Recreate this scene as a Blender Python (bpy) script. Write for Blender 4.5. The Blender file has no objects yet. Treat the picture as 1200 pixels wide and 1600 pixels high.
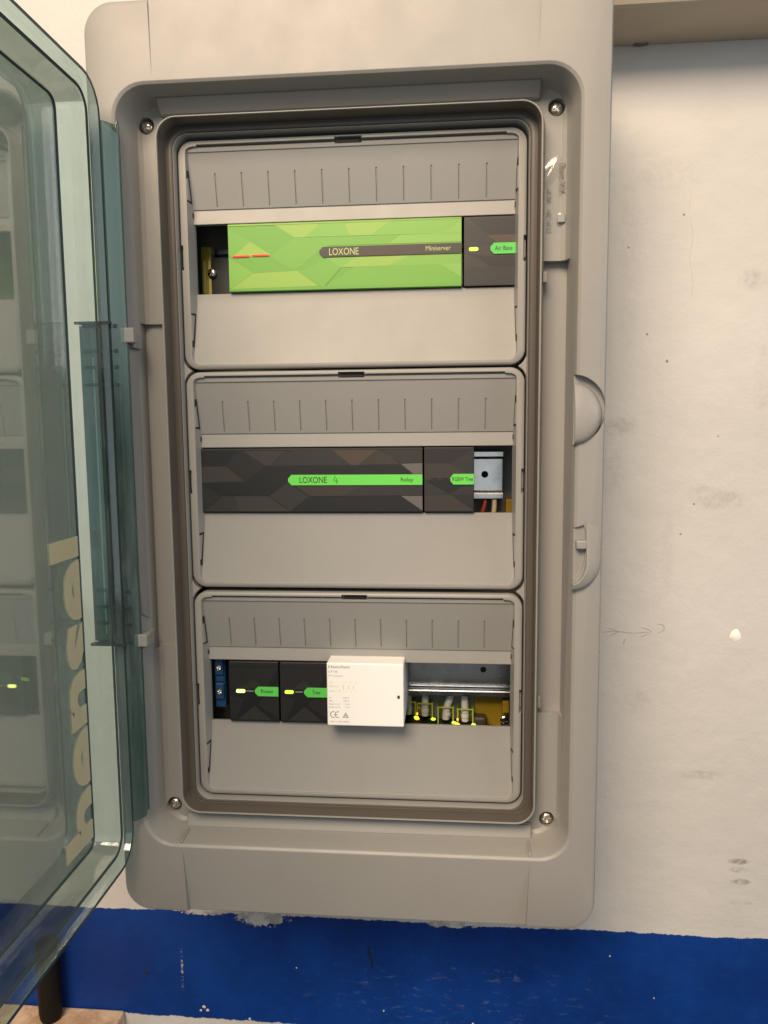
import bpy, bmesh, math, random
from mathutils import Vector, Matrix
random.seed(7)
SC = bpy.context.scene
COL = SC.collection
MM = 0.001
Z0 = 1400.0                       # height of the middle of the box above the floor, mm

# ------------------------------------------------------------------ camera
def V(x, d, z):                   # mm: x right, d out of the wall, z up (0 = middle of the box)
    return Vector((x * MM, -d * MM, (z + Z0) * MM))

yaw, pitch, roll = -0.0886715, -0.1093182, -0.0095048
fw = Vector((math.sin(yaw) * math.cos(pitch), math.cos(yaw) * math.cos(pitch), math.sin(pitch)))
rt = fw.cross(Vector((0, 0, 1))).normalized()
up = rt.cross(fw)
rt, up = (math.cos(roll) * rt + math.sin(roll) * up), (-math.sin(roll) * rt + math.cos(roll) * up)
cam = bpy.data.cameras.new("camera")
co = bpy.data.objects.new("camera", cam)
COL.objects.link(co)
M = Matrix((rt, up, -fw)).transposed().to_4x4()
M.translation = V(67.154, 524.267, 35.346)
co.matrix_world = M
cam.sensor_fit = 'VERTICAL'
cam.sensor_height = 36.0
cam.lens = 1193.787 / 1600 * 36.0
cam.clip_start = 0.01
cam.clip_end = 50
SC.camera = co

# ------------------------------------------------------------------ light
W = bpy.data.worlds.new("World")
SC.world = W
W.use_nodes = True
bg = W.node_tree.nodes["Background"]
bg.inputs[0].default_value = (0.92, 0.97, 1.0, 1)
bg.inputs[1].default_value = 0.11

def area(name, loc, target, size, power, color, sy=None):
    L = bpy.data.lights.new(name, 'AREA')
    L.energy = power
    L.color = color
    L.size = size
    if sy:
        L.shape = 'RECTANGLE'
        L.size_y = sy
    o = bpy.data.objects.new(name, L)
    COL.objects.link(o)
    o.location = loc
    o.rotation_euler = (target - loc).to_track_quat('-Z', 'Y').to_euler()
    return o
area("ceiling_lamp", V(-270, 1250, 1060), V(0, 0, 0), 0.9, 42, (1.0, 0.765, 0.55), 0.7)
area("front_fill", V(-280, 1500, 420), V(0, 0, 100), 1.7, 7.2, (0.93, 0.97, 1.0), 1.6)  # unseen soft fill, added in front to brighten the rails and shaded parts
area("side_fill", V(1700, 800, 600), V(0, 0, 0), 0.9, 11.5, (0.96, 0.97, 0.98))  # unseen fill, added at the right to brighten the door lettering
SC.view_settings.view_transform = 'Standard'
SC.view_settings.look = 'None'
SC.view_settings.exposure = 0.0
SC.view_settings.gamma = 1.0
SC.render.engine = 'CYCLES'
SC.cycles.max_bounces = 14
SC.cycles.transparent_max_bounces = 24
SC.cycles.use_denoising = True

# ------------------------------------------------------------------ materials
class N:
    """small node-tree writer"""
    def __init__(s, name):
        s.m = bpy.data.materials.new(name)
        s.m.use_nodes = True
        s.t = s.m.node_tree
        s.bsdf = s.t.nodes["Principled BSDF"]
        s.out = s.t.nodes["Material Output"]
    def n(s, typ, **kw):
        q = s.t.nodes.new(typ)
        for k, v in kw.items():
            setattr(q, k, v)
        return q
    def link(s, a, b):
        s.t.links.new(a, b)
    def put(s, sock, v):
        if hasattr(v, 'is_linked') or hasattr(v, 'links'):
            s.link(v, sock)
        else:
            sock.default_value = v
    def math(s, op, a, b=0.0, c=None):
        q = s.n('ShaderNodeMath', operation=op)
        s.put(q.inputs[0], a)
        s.put(q.inputs[1], b)
        if c is not None:
            s.put(q.inputs[2], c)
        return q.outputs[0]
    def noise(s, scale, detail=3, rough=0.55, vec=None):
        q = s.n('ShaderNodeTexNoise')
        q.inputs['Scale'].default_value = scale
        q.inputs['Detail'].default_value = detail
        q.inputs['Roughness'].default_value = rough
        s.link(vec if vec is not None else s.coord(), q.inputs['Vector'])
        return q.outputs[0]
    def coord(s):
        if not hasattr(s, '_c'):
            s._c = s.n('ShaderNodeTexCoord').outputs['Object']
        return s._c
    def ramp(s, f, a, b):           # smoothstep from a to b
        q = s.n('ShaderNodeMapRange', interpolation_type='SMOOTHSTEP')
        s.put(q.inputs[0], f)
        s.put(q.inputs[1], a)
        s.put(q.inputs[2], b)
        return q.outputs[0]
    def mix(s, f, a, b):
        q = s.n('ShaderNodeMix', data_type='RGBA')
        s.put(q.inputs[0], f)
        s.put(q.inputs[6], a if not isinstance(a, tuple) else (*a, 1)[:4])
        s.put(q.inputs[7], b if not isinstance(b, tuple) else (*b, 1)[:4])
        return q.outputs[2]
    def setup(s, color, rough, metal=0.0, spec=0.5):
        s.put(s.bsdf.inputs['Base Color'], (*color, 1) if isinstance(color, tuple) else color)
        s.put(s.bsdf.inputs['Roughness'], rough)
        s.bsdf.inputs['Metallic'].default_value = metal
        s.bsdf.inputs['Specular IOR Level'].default_value = spec
        return s
    def bump(s, h, strength, dist, bevel=0.0):
        q = s.n('ShaderNodeBump')
        q.inputs['Strength'].default_value = strength
        q.inputs['Distance'].default_value = dist
        s.link(h, q.inputs['Height'])
        if bevel:
            v = s.n('ShaderNodeBevel', samples=4)
            v.inputs['Radius'].default_value = bevel
            s.link(v.outputs[0], q.inputs['Normal'])
        s.link(q.outputs[0], s.bsdf.inputs['Normal'])
        return s

def plastic(name, col, rough=0.45, var=0.06, bevel=0.0007, bump=0.12, spec=0.4):
    k = N(name)
    a = k.noise(14, 4)
    b = k.noise(260, 3)
    sm = k.n('ShaderNodeMapping')
    sm.inputs['Scale'].default_value = (30, 30, 140)
    sm.inputs['Rotation'].default_value = (0, 0.6, 0)
    k.link(k.coord(), sm.inputs[0])
    sc_ = k.math('MULTIPLY', k.ramp(k.noise(1.0, 6, 0.75, sm.outputs[0]), 0.64, 0.80), 0.16)
    dust = k.math('MULTIPLY', k.ramp(k.noise(900, 2, 0.5), 0.70, 0.78), 0.10)
    f = k.math('MULTIPLY_ADD', a, 2 * var, 1 - var)
    f = k.math('ADD', f, k.math('MULTIPLY', k.math('SUBTRACT', b, 0.5), var))
    f = k.math('ADD', f, k.math('ADD', sc_, dust))
    c = k.n('ShaderNodeMix', data_type='RGBA', blend_type='MULTIPLY')
    c.inputs[0].default_value = 1
    c.inputs[6].default_value = (*col, 1)
    cc = k.n('ShaderNodeCombineColor')
    for i in range(3):
        k.link(f, cc.inputs[i])
    k.link(cc.outputs[0], c.inputs[7])
    r = k.math('MULTIPLY_ADD', k.noise(35, 4), 0.22, rough - 0.11)
    k.setup(c.outputs[2], r, 0, spec)
    k.bump(k.noise(1300, 3), bump * 2.0, 0.0002, bevel)
    return k.m

def plain(name, col, rough=0.5, metal=0.0, spec=0.5, emit=None, es=0.0):
    k = N(name).setup(col, rough, metal, spec)
    if emit:
        k.bsdf.inputs['Emission Color'].default_value = (*emit, 1)
        k.bsdf.inputs['Emission Strength'].default_value = es
    return k.m

def thin_glass(name, tint, rough, haze=0.0, hazecol=(0.5, 0.52, 0.5), f0=0.055, gcol=(1, 1, 1)):
    k = N(name)
    tr = k.n('ShaderNodeBsdfTransparent')
    tr.inputs[0].default_value = (*tint, 1)
    gl = k.n('ShaderNodeBsdfGlossy')
    gl.inputs['Roughness'].default_value = rough
    gl.inputs['Color'].default_value = (*gcol, 1)
    lw = k.n('ShaderNodeLayerWeight')
    lw.inputs[0].default_value = 0.5
    class fr:
        outputs = [k.math('MULTIPLY_ADD', k.math('POWER', lw.outputs[1], 4.2), 0.95 - f0, f0)]
    mx = k.n('ShaderNodeMixShader')
    k.link(fr.outputs[0], mx.inputs[0])
    k.link(tr.outputs[0], mx.inputs[1])
    k.link(gl.outputs[0], mx.inputs[2])
    last = mx
    if haze:
        df = k.n('ShaderNodeBsdfDiffuse')
        df.inputs[0].default_value = (*hazecol, 1)
        mp = k.n('ShaderNodeMapping')
        mp.inputs['Scale'].default_value = (26, 26, 5)
        mp.inputs['Rotation'].default_value = (0.5, 0, 0)
        k.link(k.coord(), mp.inputs[0])
        st_ = k.ramp(k.noise(1.0, 6, 0.7, mp.outputs[0]), 0.42, 0.72)
        f = k.math('MULTIPLY', k.math('MULTIPLY_ADD', st_, 1.3, k.math('MULTIPLY', k.ramp(k.noise(9, 5, 0.65), 0.3, 0.75), 0.6)), haze)
        m2 = k.n('ShaderNodeMixShader')
        k.link(f, m2.inputs[0])
        k.link(mx.outputs[0], m2.inputs[1])
        k.link(df.outputs[0], m2.inputs[2])
        last = m2
    k.link(last.outputs[0], k.out.inputs[0])
    return k.m

GREY = plastic("grey_plastic", (0.278, 0.274, 0.257), 0.42)
COVER = plastic("cover_plastic", (0.285, 0.282, 0.265), 0.40)
GASKET = plastic("gasket_rubber", (0.082, 0.071, 0.059), 0.36, 0.12)
GAPSHADE = plain("gap_shade", (0.012, 0.011, 0.010), 0.7)  # near-black colour stands in for the shade inside slots and holes
GLASS = thin_glass("tinted_glass", (0.47, 0.56, 0.565), 0.03, 0.07, (0.42, 0.46, 0.46), 0.27)
GLASSWALL = thin_glass("tinted_glass_wall", (0.76, 0.87, 0.87), 0.06, 0.08, (0.40, 0.47, 0.45))
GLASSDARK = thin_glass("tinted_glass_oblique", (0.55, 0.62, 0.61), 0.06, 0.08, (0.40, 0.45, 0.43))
GLASSEDGE = plain("tinted_glass_edge", (0.035, 0.055, 0.055), 0.15)
FLANGE = thin_glass("tinted_flange", (0.56, 0.67, 0.66), 0.22, 0.35, (0.20, 0.26, 0.25), 0.04, (0.62, 0.80, 0.76))
HINGEGLASS = thin_glass("tinted_hinge", (0.30, 0.38, 0.38), 0.10, 0.30, (0.08, 0.115, 0.115))
kp = N("print_cream")
_d, _t, _m = kp.n('ShaderNodeBsdfDiffuse'), kp.n('ShaderNodeBsdfTranslucent'), kp.n('ShaderNodeMixShader')
_d.inputs[0].default_value = (0.88, 0.80, 0.55, 1)
_t.inputs[0].default_value = (0.88, 0.80, 0.55, 1)
_m.inputs[0].default_value = 0.5
kp.link(_d.outputs[0], _m.inputs[1]); kp.link(_t.outputs[0], _m.inputs[2]); kp.link(_m.outputs[0], kp.out.inputs[0])
PRINT_CREAM = kp.m
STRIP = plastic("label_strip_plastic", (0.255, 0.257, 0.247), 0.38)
STEEL = N("zinc_steel")
STEEL.setup((0.52, 0.525, 0.52), STEEL.math('MULTIPLY_ADD', STEEL.noise(60, 4), 0.22, 0.14), 1.0)
STEEL = STEEL.bump(STEEL.noise(300, 2), 0.1, 0.0003).m
SCREWM = plain("screw_steel", (0.66, 0.61, 0.52), 0.22, 1.0)
BLACKP = plastic("black_plastic", (0.012, 0.011, 0.010), 0.42, 0.15)
WHITEP = plastic("white_plastic", (0.88, 0.88, 0.85), 0.4, 0.02)
BLUEP = plastic("blue_plastic", (0.010, 0.055, 0.145), 0.4)
YELLOWP = plastic("yellow_plastic", (0.30, 0.20, 0.010), 0.4)
TAG = plain("print_green", (0.10, 0.56, 0.09), 0.45)
TAGB = plain("print_green_band", (0.13, 0.62, 0.08), 0.45)
INK = plain("print_black", (0.015, 0.02, 0.012), 0.6)
INKGREY = plain("print_grey", (0.30, 0.29, 0.26), 0.6)
INKRED = plain("print_faint_red", (0.62, 0.42, 0.34), 0.6)
INKPALE = plain("print_pale_green", (0.45, 0.55, 0.28), 0.6)
EMBOSS = plain("label_ink", (0.16, 0.14, 0.12), 0.6)
CABLE = plastic("cable_grey", (0.72, 0.72, 0.68), 0.5)
REDW = plastic("wire_red", (0.45, 0.06, 0.02), 0.45)
BEIGEW = plastic("wire_beige", (0.60, 0.48, 0.32), 0.45)
LEDG = plain("led_green", (0.5, 0.9, 0.1), 0.4, emit=(0.45, 1.0, 0.04), es=2.0)
LEDBR = plain("led_bright", (0.8, 1, 0.3), 0.4, emit=(0.70, 1.0, 0.15), es=3.6)
LEDO = plain("led_orange", (0.9, 0.5, 0.1), 0.4, emit=(1.0, 0.42, 0.02), es=2.2)
LEDR = plain("led_red", (0.55, 0.03, 0.02), 0.4, emit=(1.0, 0.025, 0.012), es=0.6)
POSTM = plastic("dark_post", (0.007, 0.006, 0.0055), 0.55, spec=0.15)
STICKER = thin_glass("clear_sticker", (0.96, 0.96, 0.95), 0.12)
PLUG = thin_glass("plug_plastic", (0.80, 0.84, 0.42), 0.08, 0.5, (0.55, 0.66, 0.10))
# shades of the printed facets, and of bevel light painted along their edges
def greens(i, c):
    return plain("facet_green_%s" % i, c, 0.38)
GF = {'d': greens("deep", (0.130, 0.350, 0.045)), 'm': greens("mid", (0.150, 0.372, 0.050)), 'l': greens("light", (0.180, 0.398, 0.058)),
      'y': greens("lime", (0.245, 0.425, 0.068)), 'x': greens("pale", (0.205, 0.418, 0.072))}
KF = {'0': plain("facet_black", (0.0075, 0.0072, 0.007), 0.42), '1': plain("facet_dark", (0.014, 0.013, 0.012), 0.42),
      '2': plain("facet_brown", (0.033, 0.028, 0.022), 0.42), '3': plain("facet_grey", (0.11, 0.105, 0.098), 0.42),
      '4': plain("facet_warm", (0.058, 0.041, 0.028), 0.42), 'b': plain("facet_taupe", (0.023, 0.021, 0.018), 0.42)}

# ------------------------------------------------------------------ builders
def off(parent):
    v = Vector()
    while parent is not None:
        v += parent.location
        parent = parent.parent
    return v

def link(name, me, mats, parent=None, label=None):
    if not isinstance(mats, (list, tuple)):
        mats = [mats]
    for m in mats:
        me.materials.append(m)
    o = bpy.data.objects.new(name, me)
    COL.objects.link(o)
    if parent is not None:
        o.parent = parent
    if label:
        o['label'] = label
    return o

def tomesh(bm, name, parent=None, smooth=None):
    """bm holds world metres; shift to the parent's frame"""
    p = off(parent)
    bmesh.ops.translate(bm, verts=bm.verts, vec=-p)
    me = bpy.data.meshes.new(name)
    bm.normal_update()
    bm.to_mesh(me)
    bm.free()
    if smooth is not None:
        for f in me.polygons:
            f.use_smooth = True
        try:
            me.set_sharp_from_angle(angle=math.radians(smooth))
        except Exception:
            pass
    return me

def obj(name, bm, mats, parent=None, smooth=None, label=None):
    return link(name, tomesh(bm, name, parent, smooth), mats, parent, label)

def thing(name, label, cat, loc, group=None):
    o = bpy.data.objects.new(name, None)
    COL.objects.link(o)
    o.location = V(*loc)
    o.empty_display_size = 0.01
    o['label'] = label
    o['category'] = cat
    if group:
        o['group'] = group
    return o

def tag(o, label, cat, group=None):
    o['label'] = label
    o['category'] = cat
    if group:
        o['group'] = group
    return o

def box(bm, x0, x1, d0, d1, z0, z1, bev=0.0, seg=2):
    r = bmesh.ops.create_cube(bm, size=1.0)
    vs = r['verts']
    for v in vs:
        v.co = V(x0 if v.co.x < 0 else x1, d1 if v.co.y < 0 else d0, z0 if v.co.z < 0 else z1)
    if bev:
        es = list({e for v in vs for e in v.link_edges})
        bmesh.ops.bevel(bm, geom=es, offset=bev * MM, segments=seg, affect='EDGES', profile=0.5)
    return bm

def nb():
    return bmesh.new()

def rrect(cx, cz, hw, hh, r, n=8):
    """points of a rounded rectangle, counter-clockwise"""
    pts = []
    for sx, sz, a0 in ((1, 1, 0), (-1, 1, 90), (-1, -1, 180), (1, -1, 270)):
        for i in range(n + 1):
            a = math.radians(a0 + 90 * i / n)
            pts.append((cx + sx * (hw - r) + r * math.cos(a), cz + sz * (hh - r) + r * math.sin(a)))
    return pts

def loft(bm, loops, cap0=False, cap1=False, mat=0):
    """loops: lists of Vectors with equal length"""
    rows = [[bm.verts.new(p) for p in lp] for lp in loops]
    n = len(rows[0])
    fs = []
    for a, b in zip(rows, rows[1:]):
        for i in range(n):
            fs.append(bm.faces.new((a[i], a[(i + 1) % n], b[(i + 1) % n], b[i])))
    if cap0:
        fs.append(bm.faces.new(list(reversed(rows[0]))))
    if cap1:
        fs.append(bm.faces.new(rows[-1]))
    for f in fs:
        f.material_index = mat
    return rows

def prism(bm, poly, d0, d1, mat=0):
    """(x,z) polygon pushed from depth d0 to d1"""
    a = [bm.verts.new(V(x, d0, z)) for x, z in poly]
    b = [bm.verts.new(V(x, d1, z)) for x, z in poly]
    n = len(poly)
    fs = [bm.faces.new(b)]
    fs.append(bm.faces.new(list(reversed(a))))
    for i in range(n):
        fs.append(bm.faces.new((a[i], a[(i + 1) % n], b[(i + 1) % n], b[i])))
    for f in fs:
        f.material_index = mat
    bmesh.ops.recalc_face_normals(bm, faces=fs)
    return bm

def sideprism(bm, poly, x0, x1):
    """(d,z) polygon pushed along x"""
    f0 = x0 if callable(x0) else (lambda d: x0)
    f1 = x1 if callable(x1) else (lambda d: x1)
    a = [bm.verts.new(V(f0(d), d, z)) for d, z in poly]
    b = [bm.verts.new(V(f1(d), d, z)) for d, z in poly]
    n = len(poly)
    fs = [bm.faces.new(b), bm.faces.new(list(reversed(a)))]
    for i in range(n):
        fs.append(bm.faces.new((a[i], a[(i + 1) % n], b[(i + 1) % n], b[i])))
    bmesh.ops.recalc_face_normals(bm, faces=fs)
    return a, b

def cyl(bm, p, q, r, n=20, r2=None):
    p, q = Vector(p), Vector(q)
    ax = (q - p).normalized()
    s = ax.orthogonal().normalized()
    t = ax.cross(s)
    r2 = r if r2 is None else r2
    A = [p + r * MM * (math.cos(2 * math.pi * i / n) * s + math.sin(2 * math.pi * i / n) * t) for i in range(n)]
    B = [q + r2 * MM * (math.cos(2 * math.pi * i / n) * s + math.sin(2 * math.pi * i / n) * t) for i in range(n)]
    rows = loft(bm, [A, B], True, True)
    bmesh.ops.recalc_face_normals(bm, faces=list({f for v in rows[0] + rows[1] for f in v.link_faces}))
    return bm

def tube(bm, pts, r, n=10):
    """round tube through mm points (x,d,z), smoothed"""
    P = [V(*p) for p in pts]
    Q = []
    for i in range(len(P) - 1):
        p0, p1, p2, p3 = P[max(i - 1, 0)], P[i], P[i + 1], P[min(i + 2, len(P) - 1)]
        for k in range(6):
            t = k / 6
            Q.append(0.5 * ((2 * p1) + (p2 - p0) * t + (2 * p0 - 5 * p1 + 4 * p2 - p3) * t * t + (3 * p1 - p0 - 3 * p2 + p3) * t ** 3))
    Q.append(P[-1])
    loops = []
    ref = Vector((0.31, 0.77, 0.2)).normalized()
    for i, c in enumerate(Q):
        ax = (Q[min(i + 1, len(Q) - 1)] - Q[max(i - 1, 0)]).normalized()
        s = (ref - ax * ref.dot(ax)).normalized()
        t = ax.cross(s)
        loops.append([c + r * MM * (math.cos(2 * math.pi * j / n) * s + math.sin(2 * math.pi * j / n) * t) for j in range(n)])
    loft(bm, loops, True, True)
    bmesh.ops.recalc_face_normals(bm, faces=bm.faces)
    return bm

def outward(bm):
    if bm.calc_volume(signed=True) < 0:
        bmesh.ops.reverse_faces(bm, faces=bm.faces[:])

def boolean(o, cutters, op='DIFFERENCE'):
    """cut with temporary bmeshes (world metres) and keep the result as plain mesh"""
    q = nb()
    q.from_mesh(o.data)
    outward(q)
    q.to_mesh(o.data)
    q.free()
    tmp = []
    p = off(o.parent) + o.location
    for bm in cutters:
        bmesh.ops.translate(bm, verts=bm.verts, vec=-off(o.parent))
        outward(bm)
        me = bpy.data.meshes.new("cutter")
        bm.to_mesh(me)
        bm.free()
        c = bpy.data.objects.new("cutter", me)
        COL.objects.link(c)
        c.parent = o.parent
        tmp.append(c)
        md = o.modifiers.new("cut", 'BOOLEAN')
        md.operation = op
        md.solver = 'EXACT'
        md.object = c
    bpy.context.view_layer.update()
    dg = bpy.context.evaluated_depsgraph_get()
    me = bpy.data.meshes.new_from_object(o.evaluated_get(dg))
    o.modifiers.clear()
    o.data = me
    for c in tmp:
        m = c.data
        bpy.data.objects.remove(c)
        bpy.data.meshes.remove(m)
    return o

def smooth_obj(o, ang=30):
    for f in o.data.polygons:
        f.use_smooth = True
    o.data.set_sharp_from_angle(angle=math.radians(ang))

TEXTS = {}
def textmesh(s, bold=0.0, extr=0.0):
    cu = bpy.data.curves.new("txt", 'FONT')
    cu.body = s
    cu.size = 1.0
    cu.offset = bold
    cu.resolution_u = 4
    t = bpy.data.objects.new("txt", cu)
    COL.objects.link(t)
    bpy.context.view_layer.update()
    dg = bpy.context.evaluated_depsgraph_get()
    me = bpy.data.meshes.new_from_object(t.evaluated_get(dg))
    bpy.data.objects.remove(t)
    bpy.data.curves.remove(cu)
    return me

def text(name, s, x0, x1, z0, z1, d, mat, parent, bold=0.0, axis='front', label=None, clip=None):
    """flat print filling x0..x1 by z0..z1 at depth d (axis 'front'); other axes map the same box"""
    me = textmesh(s, bold)
    xs = [v.co.x for v in me.vertices]
    ys = [v.co.y for v in me.vertices]
    ax, bx, ay, by = min(xs), max(xs), min(ys), max(ys)
    bm = nb()
    bm.from_mesh(me)
    bpy.data.meshes.remove(me)
    for v in bm.verts:
        u = (v.co.x - ax) / (bx - ax)
        w = (v.co.y - ay) / (by - ay)
        if axis == 'front':
            v.co = V(x0 + u * (x1 - x0), d, z0 + w * (z1 - z0))
        elif axis == 'down':       # reads top to bottom, tops of the letters to the right
            v.co = V(x0 + w * (x1 - x0), d, z1 - u * (z1 - z0))
        elif axis == 'door':       # on the plane x = d, reads upwards, tops towards larger depth
            v.co = V(d, x0 + w * (x1 - x0), z0 + u * (z1 - z0))
    if clip is not None:
        bmesh.ops.bisect_plane(bm, geom=bm.verts[:] + bm.edges[:] + bm.faces[:], plane_co=V(0, clip, 0), plane_no=Vector((0, 1, 0)), clear_outer=True)
    return obj(name, bm, mat, parent, label=label)

# ------------------------------------------------------------------ the setting: wall, beam, ledge
XO = 0.8
kw = N("painted_wall")
sep = kw.n('ShaderNodeSeparateXYZ')
kw.link(kw.coord(), sep.inputs[0])
wx = kw.math('MULTIPLY', sep.outputs[0], 1000.0)
wz = kw.math('MULTIPLY', sep.outputs[2], 1000.0)
ragged = kw.math('ADD', kw.math('MULTIPLY', kw.math('SUBTRACT', kw.noise(160, 5, 0.7), 0.5), 5.0),
                 kw.math('MULTIPLY', kw.math('SUBTRACT', kw.noise(22, 3), 0.5), 5.0))
zr = kw.math('ADD', wz, ragged)
blue = kw.math('MULTIPLY', kw.ramp(zr, -373.0, -374.0), kw.ramp(zr, -472.0, -471.2))
def blob(cx, cz, rx, rz, e0=1.0, e1=0.4, rag=2.1):
    a = kw.math('DIVIDE', kw.math('SUBTRACT', wx, cx), rx)
    b = kw.math('DIVIDE', kw.math('SUBTRACT', wz, cz), rz)
    r = kw.math('ADD', kw.math('MULTIPLY', a, a), kw.math('MULTIPLY', b, b))
    r = kw.math('ADD', r, kw.math('MULTIPLY', kw.math('SUBTRACT', kw.noise(150, 5, 0.75), 0.5), rag))
    return kw.ramp(r, e0, e1)
chip = kw.math('MAXIMUM', blob(-92, -375, 24, 9.0, .85, .78, 5.0), kw.math('MAXIMUM', blob(66, -374, 24, 3.2, .8, .7, 5.0), blob(-145, -374, 20, 2.6, .8, .7, 5.0)))
blue = kw.math('MULTIPLY', blue, kw.math('SUBTRACT', 1.0, chip))
# scratches and chips in the blue paint
scr = kw.n('ShaderNodeMapping')
scr.inputs['Scale'].default_value = (90, 90, 260)
scr.inputs['Rotation'].default_value = (0, 0.6, 0)
kw.link(kw.coord(), scr.inputs[0])
sc1 = kw.noise(1.0, 6, 0.75, scr.outputs[0])
zone = kw.math('ADD', blob(75, -440, 130, 38, 1.3, 0.1), 0.10)
scratch = kw.math('MULTIPLY', kw.ramp(sc1, 0.56, 0.68), kw.math('MINIMUM', zone, 1.0))
spot = kw.ramp(kw.noise(95, 2, 0.4), 0.755, 0.775)
vline = kw.math('MULTIPLY', kw.ramp(kw.math('ABSOLUTE', kw.math('ADD', kw.math('SUBTRACT', wx, -164.0), kw.math('MULTIPLY', kw.math('SUBTRACT', kw.noise(120, 3), 0.5), 5))), 1.2, 0.4),
                kw.math('MULTIPLY', kw.ramp(kw.math('ABSOLUTE', kw.math('SUBTRACT', wz, -427)), 22, 8), kw.ramp(kw.noise(420, 3), 0.45, 0.6)))
bluecol = kw.mix(kw.ramp(kw.noise(9, 6, 0.65), 0.35, 0.65), (0.0010, 0.026, 0.165), (0.0022, 0.043, 0.25))
bluecol = kw.mix(kw.math('MULTIPLY', scratch, 0.34), bluecol, (0.16, 0.19, 0.27))
bluecol = kw.mix(kw.math('MAXIMUM', kw.math('MULTIPLY', spot, 0.0), vline), bluecol, (0.40, 0.38, 0.34))
# the pale paint with grime
grime = kw.math('MULTIPLY', kw.ramp(kw.noise(18, 6, 0.68), 0.50, 0.78), 0.10)
smear = 0.0
for (cx, cz, rx, rz, st) in ((294, -309, 9, 2.8, .85), (294, -316, 8, 2.6, .8), (297, -326, 8, 2.8, .9), (297, -344, 9, 2.2, .35),
                             (192, 35, 16, 8, .28), (186, 5, 14, 22, .14), (268, -20, 22, 9, .28), (287, 141, 12, 9, .28), (262, -238, 20, 4, .35), (232, -60, 5, 40, .10), (210, -180, 14, 10, .14), (300, 60, 10, 60, .10), (225, 215, 25, 14, .10),
                             (198, 150, 8, 80, .10), (256, -13, 10, 3, .25)):
    b_ = kw.math('MULTIPLY', kw.math('MULTIPLY', blob(cx, cz, rx, rz, 1.3, 0.1), st), kw.ramp(kw.noise(210, 5, 0.7), 0.30, 0.72))
    smear = kw.math('MAXIMUM', b_, smear)
white = kw.mix(kw.ramp(kw.noise(4, 3), 0.3, 0.7), (0.53, 0.52, 0.49), (0.58, 0.565, 0.54))
white = kw.mix(grime, white, (0.36, 0.33, 0.27))
white = kw.mix(smear, white, (0.16, 0.13, 0.10))
rub = kw.math('MULTIPLY', chip, kw.ramp(kw.noise(120, 4, 0.7), 0.48, 0.56))
white = kw.mix(rub, white, (0.40, 0.375, 0.335))
final = kw.mix(blue, white, bluecol)
kw.setup(final, kw.math('MULTIPLY_ADD', kw.noise(30, 4), 0.3, 0.40), 0, 0.22)
hh_ = kw.math('ADD', kw.math('MULTIPLY', kw.noise(45, 5, 0.6), 1.0), kw.math('MULTIPLY', kw.noise(9, 3), 3.0))
hh_ = kw.math('ADD', hh_, kw.math('MULTIPLY', blue, 0.5))
hh_ = kw.math('ADD', hh_, kw.math('MULTIPLY', kw.noise(500, 4, 0.7), 0.12))
kw.bump(hh_, 0.6, 0.0017)
WALLM = kw.m

wall = bpy.data.objects.new("wall", None)
bm = nb()
box(bm, -900, 900, -110, -70, -900, 900)
bmesh.ops.translate(bm, verts=bm.verts, vec=-V(0, 0, 0))
me = bpy.data.meshes.new("wall")
bm.to_mesh(me); bm.free()
bpy.data.objects.remove(wall)
wall = link("wall", me, WALLM)
wall.location = V(0, 0, 0)
wall['kind'] = 'structure'

kb = N("beam_paint")
kb.setup(kb.mix(kb.ramp(kb.noise(12, 5), 0.35, 0.7), (0.50, 0.42, 0.32), (0.56, 0.48, 0.37)), 0.65)
kb.bump(kb.noise(50, 5), 0.4, 0.0015)
bm = nb()
sideprism(bm, [(-69.5, 306), (-19, 306), (-16, 307), (-8, 316), (-4, 332), (-4, 420), (-69.5, 420)], 128, 900)
beam = obj("ceiling_beam", bm, kb.m)
beam['kind'] = 'structure'
bm = nb()
prism(bm, [(194, 307.8), (197, 305.4), (201, 304.9), (206, 305.6), (211, 307.8)], -69.8, -66)
obj("rough_patch", bm, plain("patch_dark", (0.20, 0.165, 0.13), 0.8), beam)

ks = N("tan_stone")
ks.setup(ks.mix(ks.ramp(ks.noise(40, 6, 0.7), 0.38, 0.62), (0.46, 0.30, 0.18), (0.68, 0.50, 0.34)), 0.6)
ks.bump(ks.noise(120, 5), 0.5, 0.001)
bm = nb()
box(bm, -620, -217, -69.6, 240, -560, -468, 2.0)
ledge = obj("stone_ledge", bm, ks.m)
tag(ledge, "tan mottled stone ledge at the foot of the wall below the open glass door", "ledge")

bm = nb()
prof = [(0, 11.0), (3, 12.4), (8, 13), (66, 13), (70, 12.2), (71, 10)]
loops = []
for h, r in prof:
    loops.append([V(-277 + r * 0.74 * math.cos(2 * math.pi * i / 24), -56 + r * 0.74 * math.sin(2 * math.pi * i / 24), -467.8 + h) for i in range(24)])
loft(bm, loops, True, True)
bmesh.ops.recalc_face_normals(bm, faces=bm.faces)
post = obj("short_post", bm, POSTM, smooth=35)
tag(post, "short dark round post standing on the tan stone ledge", "post")

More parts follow.
